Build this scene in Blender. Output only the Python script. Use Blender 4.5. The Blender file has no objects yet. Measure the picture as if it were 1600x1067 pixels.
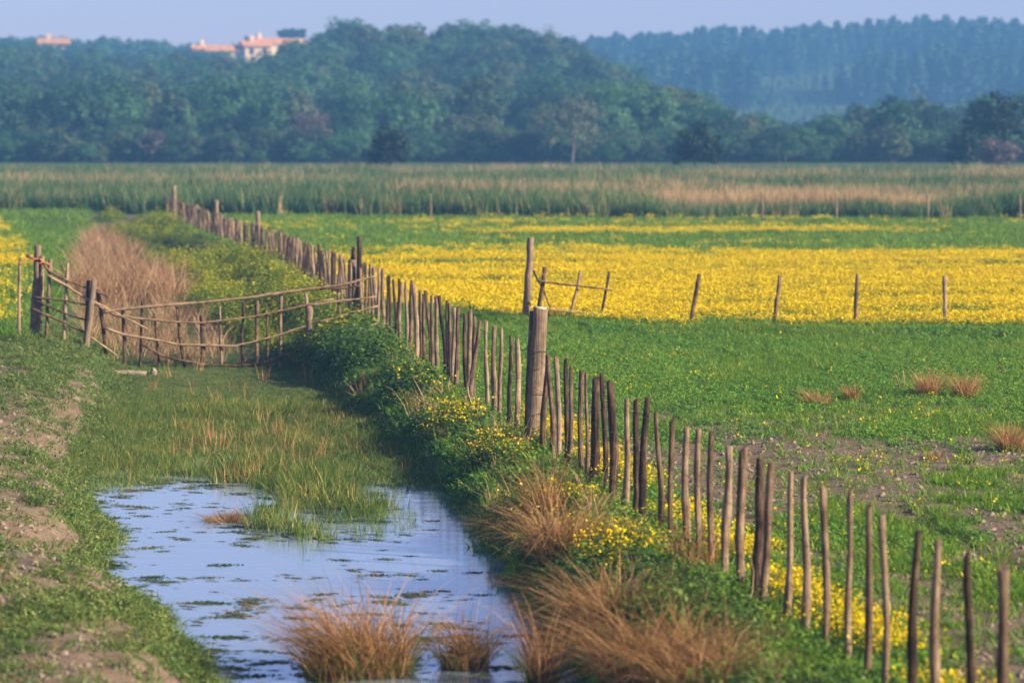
import bpy, math, random
import numpy as np

random.seed(7)
R = np.random.default_rng(11)
sc = bpy.context.scene
C = sc.collection

# ------------------------------------------------------------------ camera
FPX = 1600 * 100 / 36.0
PITCH = math.atan((533.5 - 182.0) / FPX)
CAM_H = 4.0
cam = bpy.data.cameras.new('camera')
cam.lens = 100.0
cam.sensor_width = 36.0
cam.clip_start = 0.5
cam.clip_end = 4000
cam.dof.use_dof = True
cam.dof.focus_distance = 36.0
cam.dof.aperture_fstop = 1.75
camo = bpy.data.objects.new('camera', cam)
camo.location = (0, 0, CAM_H)
camo.rotation_euler = (math.pi / 2 - PITCH, 0, 0)
C.objects.link(camo)
sc.camera = camo

# ------------------------------------------------------------------ sky, sun, exposure
SUN_EL, SUN_AZ = math.radians(25), math.radians(112)      # azimuth clockwise from +Y (view direction)
world = bpy.data.worlds.new('World')
sc.world = world
world.use_nodes = True
wn = world.node_tree.nodes
wl = world.node_tree.links
bg = wn['Background']
sky = wn.new('ShaderNodeTexSky')
sky.sky_type = 'NISHITA'
sky.sun_disc = False
sky.sun_elevation = SUN_EL
sky.sun_rotation = SUN_AZ
sky.air_density = 1.0
sky.dust_density = 0.5
sky.ozone_density = 4.0
tint = wn.new('ShaderNodeMix'); tint.data_type = 'RGBA'; tint.blend_type = 'MULTIPLY'
tint.inputs[0].default_value = 1.0
tint.inputs[7].default_value = (1.15, .80, .92, 1)      # evening air: the whole sky a little towards lavender
wl.new(sky.outputs[0], tint.inputs[6])
wl.new(tint.outputs[2], bg.inputs[0])
bg.inputs[1].default_value = 0.077
sun = bpy.data.lights.new('sun', 'SUN')
sun.energy = 5.0
sun.angle = math.radians(0.6)
sun.color = (1.0, 0.83, 0.60)
suno = bpy.data.objects.new('sun', sun)
C.objects.link(suno)
sdir = np.array([math.sin(SUN_AZ) * math.cos(SUN_EL), math.cos(SUN_AZ) * math.cos(SUN_EL), math.sin(SUN_EL)])
from mathutils import Vector, Matrix
suno.rotation_euler = Vector(sdir).to_track_quat('Z', 'Y').to_euler()
suno.location = (30, -20, 40)
sc.view_settings.view_transform = 'Standard'
sc.view_settings.look = 'None'
sc.view_settings.exposure = 1.12
sc.view_settings.gamma = 1.0
sc.cycles.max_bounces = 5
sc.cycles.diffuse_bounces = 2
sc.cycles.glossy_bounces = 2
sc.cycles.transmission_bounces = 3
sc.cycles.volume_bounces = 1
sc.cycles.use_denoising = True

# ------------------------------------------------------------------ helpers: projection, noise
cp, sp_ = math.cos(PITCH), math.sin(PITCH)


def ray(px, py):
    a, b = (px - 800) / FPX, (533.5 - py) / FPX
    return np.array([a, cp + b * sp_, -sp_ + b * cp])


def at_z(px, py, z=0.0):
    d = ray(px, py)
    t = (z - CAM_H) / d[2]
    return np.array([0, 0, CAM_H]) + d * t


def at_y(px, py, Y):
    d = ray(px, py)
    return np.array([0, 0, CAM_H]) + d * (Y / d[1])


_lat = np.random.default_rng(3).random((256, 256))


def vnoise(x, y):
    x = np.asarray(x, float); y = np.asarray(y, float)
    xi = np.floor(x).astype(int); yi = np.floor(y).astype(int)
    fx = x - xi; fy = y - yi
    fx = fx * fx * (3 - 2 * fx); fy = fy * fy * (3 - 2 * fy)
    a = _lat[xi % 256, yi % 256]; b = _lat[(xi + 1) % 256, yi % 256]
    c = _lat[xi % 256, (yi + 1) % 256]; d = _lat[(xi + 1) % 256, (yi + 1) % 256]
    return (a * (1 - fx) + b * fx) * (1 - fy) + (c * (1 - fx) + d * fx) * fy


def fbm(x, y, o=3):
    s, a, t = 0, 1.0, 0
    for i in range(o):
        s = s + a * vnoise(np.asarray(x) * 2 ** i + 17.3 * i, np.asarray(y) * 2 ** i + 9.1 * i)
        t += a; a *= .5
    return s / t


def S(x, a, b):
    t = np.clip((np.asarray(x, float) - a) / (b - a), 0, 1)
    return t * t * (3 - 2 * t)


# ------------------------------------------------------------------ the lie of the land
FY = [-200, 52.7, 76, 86.3, 105.8, 128, 4000]
FX = [5.6 + 30.7, -2.49, -6.05, -8.15, -12.3, -17.0, -17.0]
WATER = -0.47


def Xf(Y):
    return np.interp(Y, FY, FX)


def vof(X, Y):
    return X - Xf(Y) + 5.6


def edge_l(Y):
    return np.interp(Y, [0, 22.6, 25.5, 27.6, 28.6, 29.9, 32, 33.8, 37, 43, 50, 60, 110],
                     [1.1, 1.0, .72, .10, .22, .45, .15, .02, .1, .45, .85, .5, .4]) + .16 * (vnoise(np.asarray(Y) * 2.1, 5.5) - .5)


def edge_r(Y):
    return np.interp(Y, [0, 23, 28, 34, 50, 60, 110], [3.9, 4.0, 4.2, 4.4, 4.1, 4.2, 4.2]) + .22 * (vnoise(np.asarray(Y) * 1.3, 1.5) - .5)


def hill(X, Y):
    h1 = np.interp(X, [-110, -75, -60, -40, -33, -26, -4, 8, 13, 20, 30, 42, 60, 90],
                   [8, 7.6, 5.4, 5.0, 7.2, 10.2, 10.2, 8.6, 5.2, 2.4, .8, 0, 0, 0]) * S(Y, 305, 425)
    h2 = np.interp(X, [-300, -110, -60, -26, 16, 45], [16, 15.6, 14.2, 14.2, 5, 0]) * S(Y, 450, 620)
    h3 = np.interp(X, [-40, 13, 72, 146, 300], [0, 15.0, 18.5, 22, 23]) * S(Y, 540, 820)
    return np.maximum(h1, np.maximum(h2, h3))


def bound(X):
    return np.interp(X, [-6, -1.3, 1.2, 2.6, 4, 6, 12], [62, 58.0, 54.6, 53.4, 54.0, 53.3, 52.7]) + .5 * (vnoise(X * .9, 3.3) - .5)


def bare(X, Y):
    """share of bare, trodden soil"""
    v = vof(X, Y)
    r = S(fbm(X * .55 + 4, Y * .33 + 8, 4) + .12 * (vnoise(X * 6, Y * 4) - .5), .30, .49) * S(Y, 47, 33) * S(v, 5.7, 6.6)
    r = np.maximum(r, .85 * np.exp(-((v - 8.1 - .25 * np.sin(Y * .3)) / .22) ** 2) * S(Y, 40, 34))
    r = np.maximum(r, .9 * S(Y, 40, 31) * S(v, 5.8, 6.5) * S(fbm(X * 1.4, Y * .9, 4), .33, .54))
    dl = edge_l(Y) - v
    l = S(fbm(X * .75 + 31, Y * .45 + 2.6, 5) + .25 * (vnoise(X * 7, Y * 5) - .5), .34, .54) * S(dl, .12, .35) * S(dl, 2.8, 1.8) * S(Y, 45, 40)
    l = np.maximum(l, .9 * S(fbm(X * 1.9 + 3, Y * 1.1 + 2, 4), .47, .60) * S(dl, 0, .4) * S(Y, 50, 44))
    return np.where(v < 3, l, r)


def zt(X, Y):
    X = np.asarray(X, float); Y = np.asarray(Y, float)
    v = vof(X, Y)
    dl = edge_l(Y) - v
    dr = v - edge_r(Y)
    zl = np.interp(dl, [-.8, -.4, 0, .25, .6, 1.2, 4], [-.95, -.78, WATER, -.36, -.10, .04, .06])
    zl = zl + .13 * (fbm(X * 1.3, Y * .8, 3) - .5) * S(dl, .05, .5) * S(Y, 60, 48) + .07 * (fbm(X * 3.5, Y * 2.2, 2) - .5) * S(dl, .1, .4) * S(dl, 2.6, 1.8) * S(Y, 50, 46)
    zr = np.interp(dr, [-.7, -.3, 0, .2, .6, 1.1, 4], [-.95, -.78, WATER, -.20, -.07, 0, 0])
    bed = np.interp(Y + 5.0 * (fbm(X * .55 + 2, Y * .25, 3) - .5), [0, 31, 34.5, 38, 45, 50, 60], [-.80, -.80, -.52, -.45, -.44, -.46, -.42]) + .07 * (fbm(X * 1.1, Y * .8, 3) - .5)
    z = np.maximum(np.maximum(zl, zr), bed)
    k = S(Y, 108, 116)
    z = z * (1 - k)
    z = z + .05 * (fbm(X * .6, Y * .4, 3) - .5) * S(v, 5, 6.5)
    z = z - .07 * np.exp(-((v - 8.1 - .25 * np.sin(Y * .3)) / .16) ** 2) * S(Y, 42, 36)
    z = z + .10 * np.exp(-((Y - bound(X) + 1.1) / .8) ** 2) * S(v, 6, 8)
    return z + hill(X, Y)


# ------------------------------------------------------------------ helpers: objects
def tag(o, label=None, cat=None, group=None, kind=None):
    if label: o['label'] = label
    if cat: o['category'] = cat
    if group: o['group'] = group
    if kind: o['kind'] = kind
    return o


def link(o, parent=None):
    C.objects.link(o)
    if parent is not None: o.parent = parent
    return o


def empty(name, loc, rz=0):
    o = bpy.data.objects.new(name, None)
    o.location = [float(a) for a in loc]
    o.rotation_euler = (0, 0, rz)
    o.empty_display_size = .1
    return link(o)


def quads_mesh(name, q, mats, tint=None, mi=None, smooth=False):
    """q: (N,4,3) loose quads"""
    q = np.asarray(q, np.float32)
    n = len(q)
    me = bpy.data.meshes.new(name)
    me.vertices.add(n * 4); me.loops.add(n * 4); me.polygons.add(n)
    me.vertices.foreach_set('co', q.reshape(-1))
    me.loops.foreach_set('vertex_index', np.arange(n * 4, dtype=np.int32))
    me.polygons.foreach_set('loop_start', np.arange(n, dtype=np.int32) * 4)
    me.polygons.foreach_set('loop_total', np.full(n, 4, np.int32))
    for m in mats: me.materials.append(m)
    if mi is not None: me.polygons.foreach_set('material_index', np.asarray(mi, np.int32))
    a = me.attributes.new('tint', 'FLOAT', 'FACE')
    a.data.foreach_set('value', np.asarray(tint if tint is not None else R.random(n), np.float32))
    me.update(calc_edges=True)
    return me


def grid_mesh(name, V, nu, nv, mats, closed=False, caps=False, smooth=True):
    """V: (nu*nv,3) rings of nv verts"""
    f = []
    for i in range(nu - 1):
        for j in range(nv if closed else nv - 1):
            k = (j + 1) % nv
            f.append((i * nv + j, i * nv + k, (i + 1) * nv + k, (i + 1) * nv + j))
    if caps:
        f.append(tuple(range(nv - 1, -1, -1)))
        f.append(tuple((nu - 1) * nv + j for j in range(nv)))
    me = bpy.data.meshes.new(name)
    me.from_pydata([tuple(map(float, p)) for p in V], [], f)
    for m in mats: me.materials.append(m)
    if smooth:
        me.polygons.foreach_set('use_smooth', [len(p) == 4 for p in f])
    me.update()
    return me


def tube(name, pts, rad, mats, sides=8, rough=.08, tilt=0.0):
    """a knotty pole along pts with radius rad per point"""
    P = np.array(pts, float); n = len(P)
    T = np.gradient(P, axis=0)
    T /= np.linalg.norm(T, axis=1)[:, None]
    V = []
    up = np.array([0, 0, 1.]) if abs(T[0][2]) < .8 else np.array([0, 1., 0])
    ph = R.random(3) * 6.28
    for i in range(n):
        a = np.cross(T[i], up); a /= np.linalg.norm(a)
        b = np.cross(T[i], a)
        for j in range(sides):
            t = 2 * math.pi * j / sides
            r = rad[i] * (1 + rough * math.sin(2 * t + ph[0] + i * .5) + rough * .8 * math.sin(3 * t + ph[1] - i * .9) + rough * .6 * R.normal())
            p = P[i] + a * math.cos(t) * r + b * math.sin(t) * r
            if i == n - 1: p = p + T[i] * math.cos(t + ph[2]) * tilt * rad[i]
            V.append(p)
    return grid_mesh(name, V, n, sides, mats, closed=True, caps=True)


def smooth_path(pts, k=4):
    P = np.array(pts, float)
    t = np.arange(len(P)); tt = np.linspace(0, len(P) - 1, (len(P) - 1) * k + 1)
    return np.stack([np.interp(tt, t, P[:, i]) for i in range(3)], 1)


def mesh_obj(name, me, parent=None):
    return link(bpy.data.objects.new(name, me), parent)


def box_mesh(name, lo, hi, mat, jit=0):
    x0, y0, z0 = lo; x1, y1, z1 = hi
    v = [(x0, y0, z0), (x1, y0, z0), (x1, y1, z0), (x0, y1, z0), (x0, y0, z1), (x1, y0, z1), (x1, y1, z1), (x0, y1, z1)]
    v = [tuple(np.array(p) + R.normal(size=3) * jit) for p in v]
    me = bpy.data.meshes.new(name)
    me.from_pydata(v, [], [(0, 3, 2, 1), (4, 5, 6, 7), (0, 1, 5, 4), (1, 2, 6, 5), (2, 3, 7, 6), (3, 0, 4, 7)])
    me.materials.append(mat); me.update()
    return me


# ------------------------------------------------------------------ helpers: materials
def newmat(name):
    m = bpy.data.materials.new(name); m.use_nodes = True
    nt = m.node_tree
    return m, nt, nt.nodes['Principled BSDF'], nt.nodes['Material Output']


def ramp(nt, cols, pos=None):
    r = nt.nodes.new('ShaderNodeValToRGB')
    e = r.color_ramp.elements
    while len(e) < len(cols): e.new(.5)
    for i, c in enumerate(cols):
        e[i].position = pos[i] if pos else i / (len(cols) - 1)
        e[i].color = (*c, 1)
    return r


def noise(nt, scale, detail=3, coord=None, rough=.55):
    n = nt.nodes.new('ShaderNodeTexNoise')
    n.inputs['Scale'].default_value = scale
    n.inputs['Detail'].default_value = detail
    n.inputs['Roughness'].default_value = rough
    if coord is not None: nt.links.new(coord, n.inputs['Vector'])
    return n


def math_n(nt, op, a, b):
    n = nt.nodes.new('ShaderNodeMath'); n.operation = op
    for i, s in enumerate((a, b)):
        if isinstance(s, (int, float)): n.inputs[i].default_value = s
        else: nt.links.new(s, n.inputs[i])
    return n.outputs[0]


def mixc(nt, fac, a, b, mode='MIX'):
    n = nt.nodes.new('ShaderNodeMix'); n.data_type = 'RGBA'; n.blend_type = mode
    for s, k in ((fac, 0), (a, 6), (b, 7)):
        if isinstance(s, (int, float)): n.inputs[k].default_value = s
        elif isinstance(s, tuple): n.inputs[k].default_value = (*s, 1)
        else: nt.links.new(s, n.inputs[k])
    return n.outputs[2]


def veg(name, cols, transl=.35, rough=.55, wscale=.35, wvar=.5, ovar=.35, pos=None, spec=.25):
    """leaf material: colour by face, by plant and by place; lets light through"""
    m, nt, bs, out = newmat(name)
    at = nt.nodes.new('ShaderNodeAttribute'); at.attribute_name = 'tint'
    r = ramp(nt, cols, pos)
    oi = nt.nodes.new('ShaderNodeObjectInfo')
    geo = nt.nodes.new('ShaderNodeNewGeometry')
    nz = noise(nt, wscale, 2, geo.outputs['Position'])
    f = math_n(nt, 'ADD', at.outputs['Fac'], math_n(nt, 'MULTIPLY', math_n(nt, 'SUBTRACT', oi.outputs['Random'], .5), ovar))
    f = math_n(nt, 'ADD', f, math_n(nt, 'MULTIPLY', math_n(nt, 'SUBTRACT', nz.outputs[0], .5), wvar))
    nt.links.new(f, r.inputs[0])
    nt.links.new(r.outputs[0], bs.inputs['Base Color'])
    bs.inputs['Roughness'].default_value = rough
    bs.inputs['Specular IOR Level'].default_value = spec
    tr = nt.nodes.new('ShaderNodeBsdfTranslucent')
    nt.links.new(mixc(nt, .5, r.outputs[0], (1.0, .95, .35), 'SOFT_LIGHT'), tr.inputs[0])
    mx = nt.nodes.new('ShaderNodeMixShader'); mx.inputs[0].default_value = transl
    nt.links.new(bs.outputs[0], mx.inputs[1]); nt.links.new(tr.outputs[0], mx.inputs[2])
    nt.links.new(mx.outputs[0], out.inputs[0])
    return m


def wood(name, cols, scale=(14, 14, 1.6), bump=.5, ovar=.5):
    m, nt, bs, out = newmat(name)
    tc = nt.nodes.new('ShaderNodeTexCoord'); mp = nt.nodes.new('ShaderNodeMapping')
    oi = nt.nodes.new('ShaderNodeObjectInfo')
    nt.links.new(tc.outputs['Object'], mp.inputs[0]); mp.inputs['Scale'].default_value = scale
    ofs = nt.nodes.new('ShaderNodeCombineXYZ')
    for i in range(3): nt.links.new(math_n(nt, 'MULTIPLY', oi.outputs['Random'], 37.0 + i * 11), ofs.inputs[i])
    nt.links.new(ofs.outputs[0], mp.inputs['Location'])
    mp2 = nt.nodes.new('ShaderNodeMapping'); mp2.inputs['Scale'].default_value = (1, 1, .8)
    nt.links.new(tc.outputs['Object'], mp2.inputs[0]); nt.links.new(ofs.outputs[0], mp2.inputs['Location'])
    n1 = noise(nt, 2.2, 5, mp.outputs[0], .7)
    n2 = noise(nt, 8.0, 4, mp2.outputs[0], .65)
    f = math_n(nt, 'ADD', math_n(nt, 'MULTIPLY', n1.outputs[0], .65), math_n(nt, 'MULTIPLY', n2.outputs[0], .55))
    f = math_n(nt, 'SUBTRACT', f, .08)
    f = math_n(nt, 'ADD', f, math_n(nt, 'MULTIPLY', math_n(nt, 'SUBTRACT', oi.outputs['Random'], .5), ovar))
    r = ramp(nt, cols, [.30, .43, .56, .74])
    nt.links.new(f, r.inputs[0]); nt.links.new(r.outputs[0], bs.inputs['Base Color'])
    bs.inputs['Roughness'].default_value = .85
    bs.inputs['Specular IOR Level'].default_value = .15
    b = nt.nodes.new('ShaderNodeBump'); b.inputs['Strength'].default_value = bump; b.inputs['Distance'].default_value = .02
    nt.links.new(n1.outputs[0], b.inputs['Height']); nt.links.new(b.outputs[0], bs.inputs['Normal'])
    return m


def plain(name, col, rough=.8, var=.15, scale=3.0):
    m, nt, bs, out = newmat(name)
    tc = nt.nodes.new('ShaderNodeTexCoord')
    n = noise(nt, scale, 4, tc.outputs['Object'])
    r = ramp(nt, [tuple(c * (1 - var) for c in col), tuple(min(1, c * (1 + var)) for c in col)], [.3, .7])
    nt.links.new(n.outputs[0], r.inputs[0]); nt.links.new(r.outputs[0], bs.inputs['Base Color'])
    bs.inputs['Roughness'].default_value = rough
    return m


M = {}
M['stake'] = wood('stake_bark', [(0.025, 0.017, 0.012), (0.084, 0.054, 0.036), (0.200, 0.133, 0.085), (0.400, 0.294, 0.193)], (30, 30, 2.6), 1.0, .30)
M['oldpost'] = wood('weathered_post_wood', [(.06, .042, .03), (.14, .10, .068), (.22, .16, .105), (.33, .25, .17)], (22, 22, .8), .8, .15)
M['pole'] = wood('pole_bark', [(.045, .028, .018), (.13, .08, .05), (.25, .155, .09), (.42, .29, .17)], (5, 5, 5), .4, .35)
M['palewood'] = wood('pale_log_wood', [(.30, .24, .17), (.48, .40, .29), (.58, .50, .38), (.70, .62, .5)], (4, 4, 12), .4, .1)
M['log'] = wood('dull_beam_wood', [(.12, .095, .065), (.22, .18, .125), (.31, .26, .18), (.42, .36, .26)], (6, 6, 6), .8, .1)
M['trunk'] = wood('tree_bark', [(.04, .03, .022), (.08, .06, .045), (.12, .09, .07), (.2, .16, .12)], (3, 3, .6), .5, .3)
M['wire'] = plain('rusty_wire', (.13, .09, .07), .6)
M['twine'] = plain('orange_twine', (.62, .20, .06), .8)
M['stone'] = plain('dry_clod', (.25, .20, .15), .95, .3, 9)
M['grass'] = veg('short_grass_blades', [(0.063, 0.155, 0.018), (0.116, 0.254, 0.024), (0.196, 0.345, 0.029), (0.356, 0.436, 0.057)], .4, pos=[0, .45, .8, 1])
M['weed'] = veg('broad_weed_leaves', [(0.033, 0.109, 0.020), (0.074, 0.209, 0.028), (0.140, 0.309, 0.036), (0.230, 0.399, 0.047)], .35)
M['bankgrass'] = veg('olive_bank_grass', [(0.044, 0.094, 0.022), (0.094, 0.169, 0.034), (0.165, 0.244, 0.050), (0.308, 0.325, 0.110)], .35)
M['bankleaf'] = veg('bank_leaves', [(0.020, 0.058, 0.014), (0.039, 0.109, 0.021), (0.079, 0.171, 0.024), (0.145, 0.232, 0.029)], .3)
M['mustard'] = veg('shrubby_yellow_green_leaves', [(0.026, 0.072, 0.016), (0.072, 0.158, 0.017), (0.198, 0.275, 0.016), (0.555, 0.495, 0.014)], .35, pos=[0, .35, .7, 1], wvar=.7, wscale=.6)
M['yellow'] = veg('yellow_petals', [(0.632, 0.454, 0.004), (0.836, 0.627, 0.005), (0.918, 0.713, 0.006)], .25, .7, ovar=.3, spec=.05)
M['rush'] = veg('green_rush_blades', [(0.048, 0.106, 0.017), (0.097, 0.180, 0.024), (0.179, 0.239, 0.039), (0.497, 0.385, 0.120)], .35, pos=[0, .4, .78, 1], wscale=.8, wvar=.9)
M['dry'] = veg('dry_grass_blades', [(0.150, 0.072, 0.026), (0.299, 0.152, 0.056), (0.440, 0.240, 0.098), (0.546, 0.344, 0.165)], .3, .7, wvar=.3)
M['dryreed'] = veg('dry_reed_stalks', [(0.224, 0.150, 0.076), (0.403, 0.280, 0.142), (0.538, 0.370, 0.199), (0.672, 0.480, 0.285)], .3, .7)
M['dryditch'] = veg('dry_ditch_stalks', [(.12, .065, .034), (.31, .18, .092), (.50, .31, .165), (.66, .47, .28)], .3, .7, wscale=.8, wvar=.5)
M['reed'] = veg('green_reed_leaves', [(0.024, 0.078, 0.029), (0.050, 0.137, 0.042), (0.110, 0.195, 0.055), (0.418, 0.390, 0.165)], .3, pos=[0, .45, .82, 1], wscale=.07, wvar=.7)
M['algae'] = veg('floating_weed', [(0.019, 0.056, 0.017), (0.046, 0.104, 0.026), (0.098, 0.136, 0.036), (0.208, 0.176, 0.060)], .1, .6, ovar=.9)
M['leafA'] = veg('wood_leaves', [(0.018, 0.063, 0.030), (0.036, 0.115, 0.045), (0.060, 0.161, 0.054), (0.088, 0.196, 0.075)], .3, wscale=.06, wvar=.6, ovar=.7)
M['leafdark'] = veg('dark_evergreen_leaves', [(0.003, 0.013, 0.008), (0.007, 0.022, 0.011), (0.011, 0.031, 0.014)], .2, wvar=.2)
M['leafpale'] = veg('pale_silvery_leaves', [(.06, .085, .05), (.11, .14, .085), (.18, .20, .13)], .3, wvar=.2)
M['leafbare'] = veg('purplish_bare_twigs', [(.06, .045, .05), (.11, .085, .085), (.17, .13, .12)], .2, wvar=.2)
M['pine'] = veg('plantation_needles', [(0.011, 0.044, 0.027), (0.022, 0.075, 0.039), (0.040, 0.099, 0.051)], .2, wscale=.02, wvar=.7, ovar=.6)


# ground: soil, turf and trodden earth by a painted-in share of bare soil
def ground_material():
    m, nt, bs, out = newmat('meadow_soil_and_turf')
    geo = nt.nodes.new('ShaderNodeNewGeometry')
    at = nt.nodes.new('ShaderNodeAttribute'); at.attribute_name = 'bare'
    ay = nt.nodes.new('ShaderNodeAttribute'); ay.attribute_name = 'bloom'
    n1 = noise(nt, 3.2, 6, geo.outputs['Position'], .7)
    n2 = noise(nt, 22, 4, geo.outputs['Position'], .7)
    n3 = noise(nt, .35, 3, geo.outputs['Position'])
    turf = ramp(nt, [(.020, .040, .014), (.045, .085, .022), (.085, .125, .03), (.13, .13, .05)])
    nt.links.new(math_n(nt, 'ADD', math_n(nt, 'MULTIPLY', n1.outputs[0], .6), math_n(nt, 'MULTIPLY', n3.outputs[0], .4)), turf.inputs[0])
    soil = ramp(nt, [(.06, .044, .03), (.15, .112, .078), (.25, .19, .135), (.38, .31, .23)], [.25, .45, .62, .8])
    nt.links.new(math_n(nt, 'ADD', math_n(nt, 'MULTIPLY', n2.outputs[0], .55), math_n(nt, 'MULTIPLY', n1.outputs[0], .45)), soil.inputs[0])
    f = math_n(nt, 'ADD', at.outputs['Fac'], math_n(nt, 'MULTIPLY', math_n(nt, 'SUBTRACT', n1.outputs[0], .5), 1.3))
    fr = ramp(nt, [(0, 0, 0), (1, 1, 1)], [.35, .6]); nt.links.new(f, fr.inputs[0])
    col = mixc(nt, fr.outputs[0], turf.outputs[0], soil.outputs[0])
    yl = ramp(nt, [(0, 0, 0), (1, 1, 1)], [.45, .65])
    nt.links.new(math_n(nt, 'ADD', ay.outputs['Fac'], math_n(nt, 'MULTIPLY', math_n(nt, 'SUBTRACT', n2.outputs[0], .5), .8)), yl.inputs[0])
    col = mixc(nt, yl.outputs[0], col, (.48, .34, .01))
    nt.links.new(col, bs.inputs['Base Color'])
    bs.inputs['Roughness'].default_value = .95
    bs.inputs['Specular IOR Level'].default_value = .1
    b = nt.nodes.new('ShaderNodeBump'); b.inputs['Strength'].default_value = .9; b.inputs['Distance'].default_value = .04
    nt.links.new(math_n(nt, 'ADD', n1.outputs[0], math_n(nt, 'MULTIPLY', n2.outputs[0], .35)), b.inputs['Height'])
    nt.links.new(b.outputs[0], bs.inputs['Normal'])
    return m


def bloom(X, Y):
    """share of ground under yellow flowers"""
    v = vof(X, Y)
    d = Y - bound(X)
    n = fbm(X * .16 + 11, Y * .11, 4)
    a = S(d + 1.6 * (fbm(X * 1.1, Y * 1.1, 2) - .5), -.5, .9) * S(Y, 86 + 6 * (vnoise(X * .15, 2) - .5), 78) * (.06 + .94 * S(fbm(X * .22 + 3, Y * .75 + 5, 4) - (.08 + .14 * S(X, 6, -2)) * S(Y, 62, 80), .34, .52)) * (.6 + .4 * S(n, .30, .5))
    far = S(Y, 84, 88) * S(fbm(X * .12 + 2, Y * .4 + 1, 3), .56, .70) * .05 * S(Y, 116, 108)
    far = np.maximum(far, .50 * np.exp(-((Y - 96.5 - .06 * X) / 1.4) ** 2) * S(fbm(X * .3, Y * .4, 2), .3, .5) * S(X, -3, 1) * S(X, 16, 11))
    r = np.where(v > 5.7, np.maximum(a, far) * S(Y, 52, 54), 0)
    left = (.06 + .34 * S(fbm(X * .5 + 7, Y * .35 + 3, 4), .42, .62)) * S(v, -.9, -1.6) * S(Y, 51, 54) * S(Y, 118, 100)
    strip = .95 * np.exp(-((v - 5.95) / .22) ** 2) * S(Y, 38.5, 35.5) * S(vnoise(Y * .9, 7.7), .25, .5)
    return np.maximum(np.maximum(r, left), strip)


def merged_axis(parts):
    a = np.concatenate([np.arange(*p) for p in parts])
    return np.unique(np.round(a, 3))


# ------------------------------------------------------------------ ground sheet
va = merged_axis([(-700, -300, 100), (-300, -60, 20), (-60, -12, 3), (-12, -3.0, .6), (-3.0, 6.4, .12), (6.4, 16, .4), (16, 60, 3), (60, 300, 20), (300, 701, 100)])
ya = merged_axis([(-60, 14, 6), (14, 52, .22), (52, 120, 1.0), (120, 300, 12), (300, 460, 8), (460, 900, 25), (900, 1101, 50)])
VV, YY = np.meshgrid(va, ya)
XX = VV + Xf(YY) - 5.6
ZZ = zt(XX, YY)
gm = grid_mesh('ground', np.stack([XX.ravel(), YY.ravel(), ZZ.ravel()], 1), len(ya), len(va), [ground_material()])
for nm, fn in (('bare', bare), ('bloom', bloom)):
    a = gm.attributes.new(nm, 'FLOAT', 'POINT')
    val = fn(XX, YY)
    if nm == 'bare':                              # the crossing of pale earth at the far end of the ditch
        val = np.maximum(val, S(YY, 108, 110) * S(YY, 117, 114) * S(np.abs(VV - 4.0), 1.9, 1.1))
        mud = (VV > edge_l(YY)) & (VV < edge_r(YY)) & (YY < 50)
        val = np.maximum(val, np.where(mud, .35, 0))
    a.data.foreach_set('value', val.ravel().astype(np.float32))
tag(mesh_obj('ground', gm), 'flat green meadow with a ditch cut through it', None, kind='structure')

# ------------------------------------------------------------------ water
m, nt, bs, out = newmat('ditch_water')
geo = nt.nodes.new('ShaderNodeNewGeometry')
mp = nt.nodes.new('ShaderNodeMapping'); mp.inputs['Scale'].default_value = (.35, 3.2, 1)
nt.links.new(geo.outputs['Position'], mp.inputs[0])
n1 = noise(nt, 5.5, 3, mp.outputs[0]); n2 = noise(nt, 1.3, 2, mp.outputs[0])
bs.inputs['Base Color'].default_value = (.44, .57, .68, 1)
bs.inputs['Roughness'].default_value = .04
bs.inputs['IOR'].default_value = 1.33
bs.inputs['Metallic'].default_value = .65
b = nt.nodes.new('ShaderNodeBump'); b.inputs['Strength'].default_value = .20; b.inputs['Distance'].default_value = .010
nt.links.new(math_n(nt, 'ADD', n1.outputs[0], n2.outputs[0]), b.inputs['Height']); nt.links.new(b.outputs[0], bs.inputs['Normal'])
M['water'] = m
wy = np.arange(6, 51, 1.0)
WV = []
for y in wy:
    for v in np.linspace(-.6, 5.0, 5):
        WV.append((v + Xf(y) - 5.6, y, WATER))
tag(mesh_obj('water', grid_mesh('water', WV, len(wy), 5, [m])), 'still ditch water reflecting the pale sky', None, kind='structure')


# ------------------------------------------------------------------ scatter by geometry nodes (ground cover that nobody could count)
def source(name, me):
    return bpy.data.objects.new(name, me)


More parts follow.
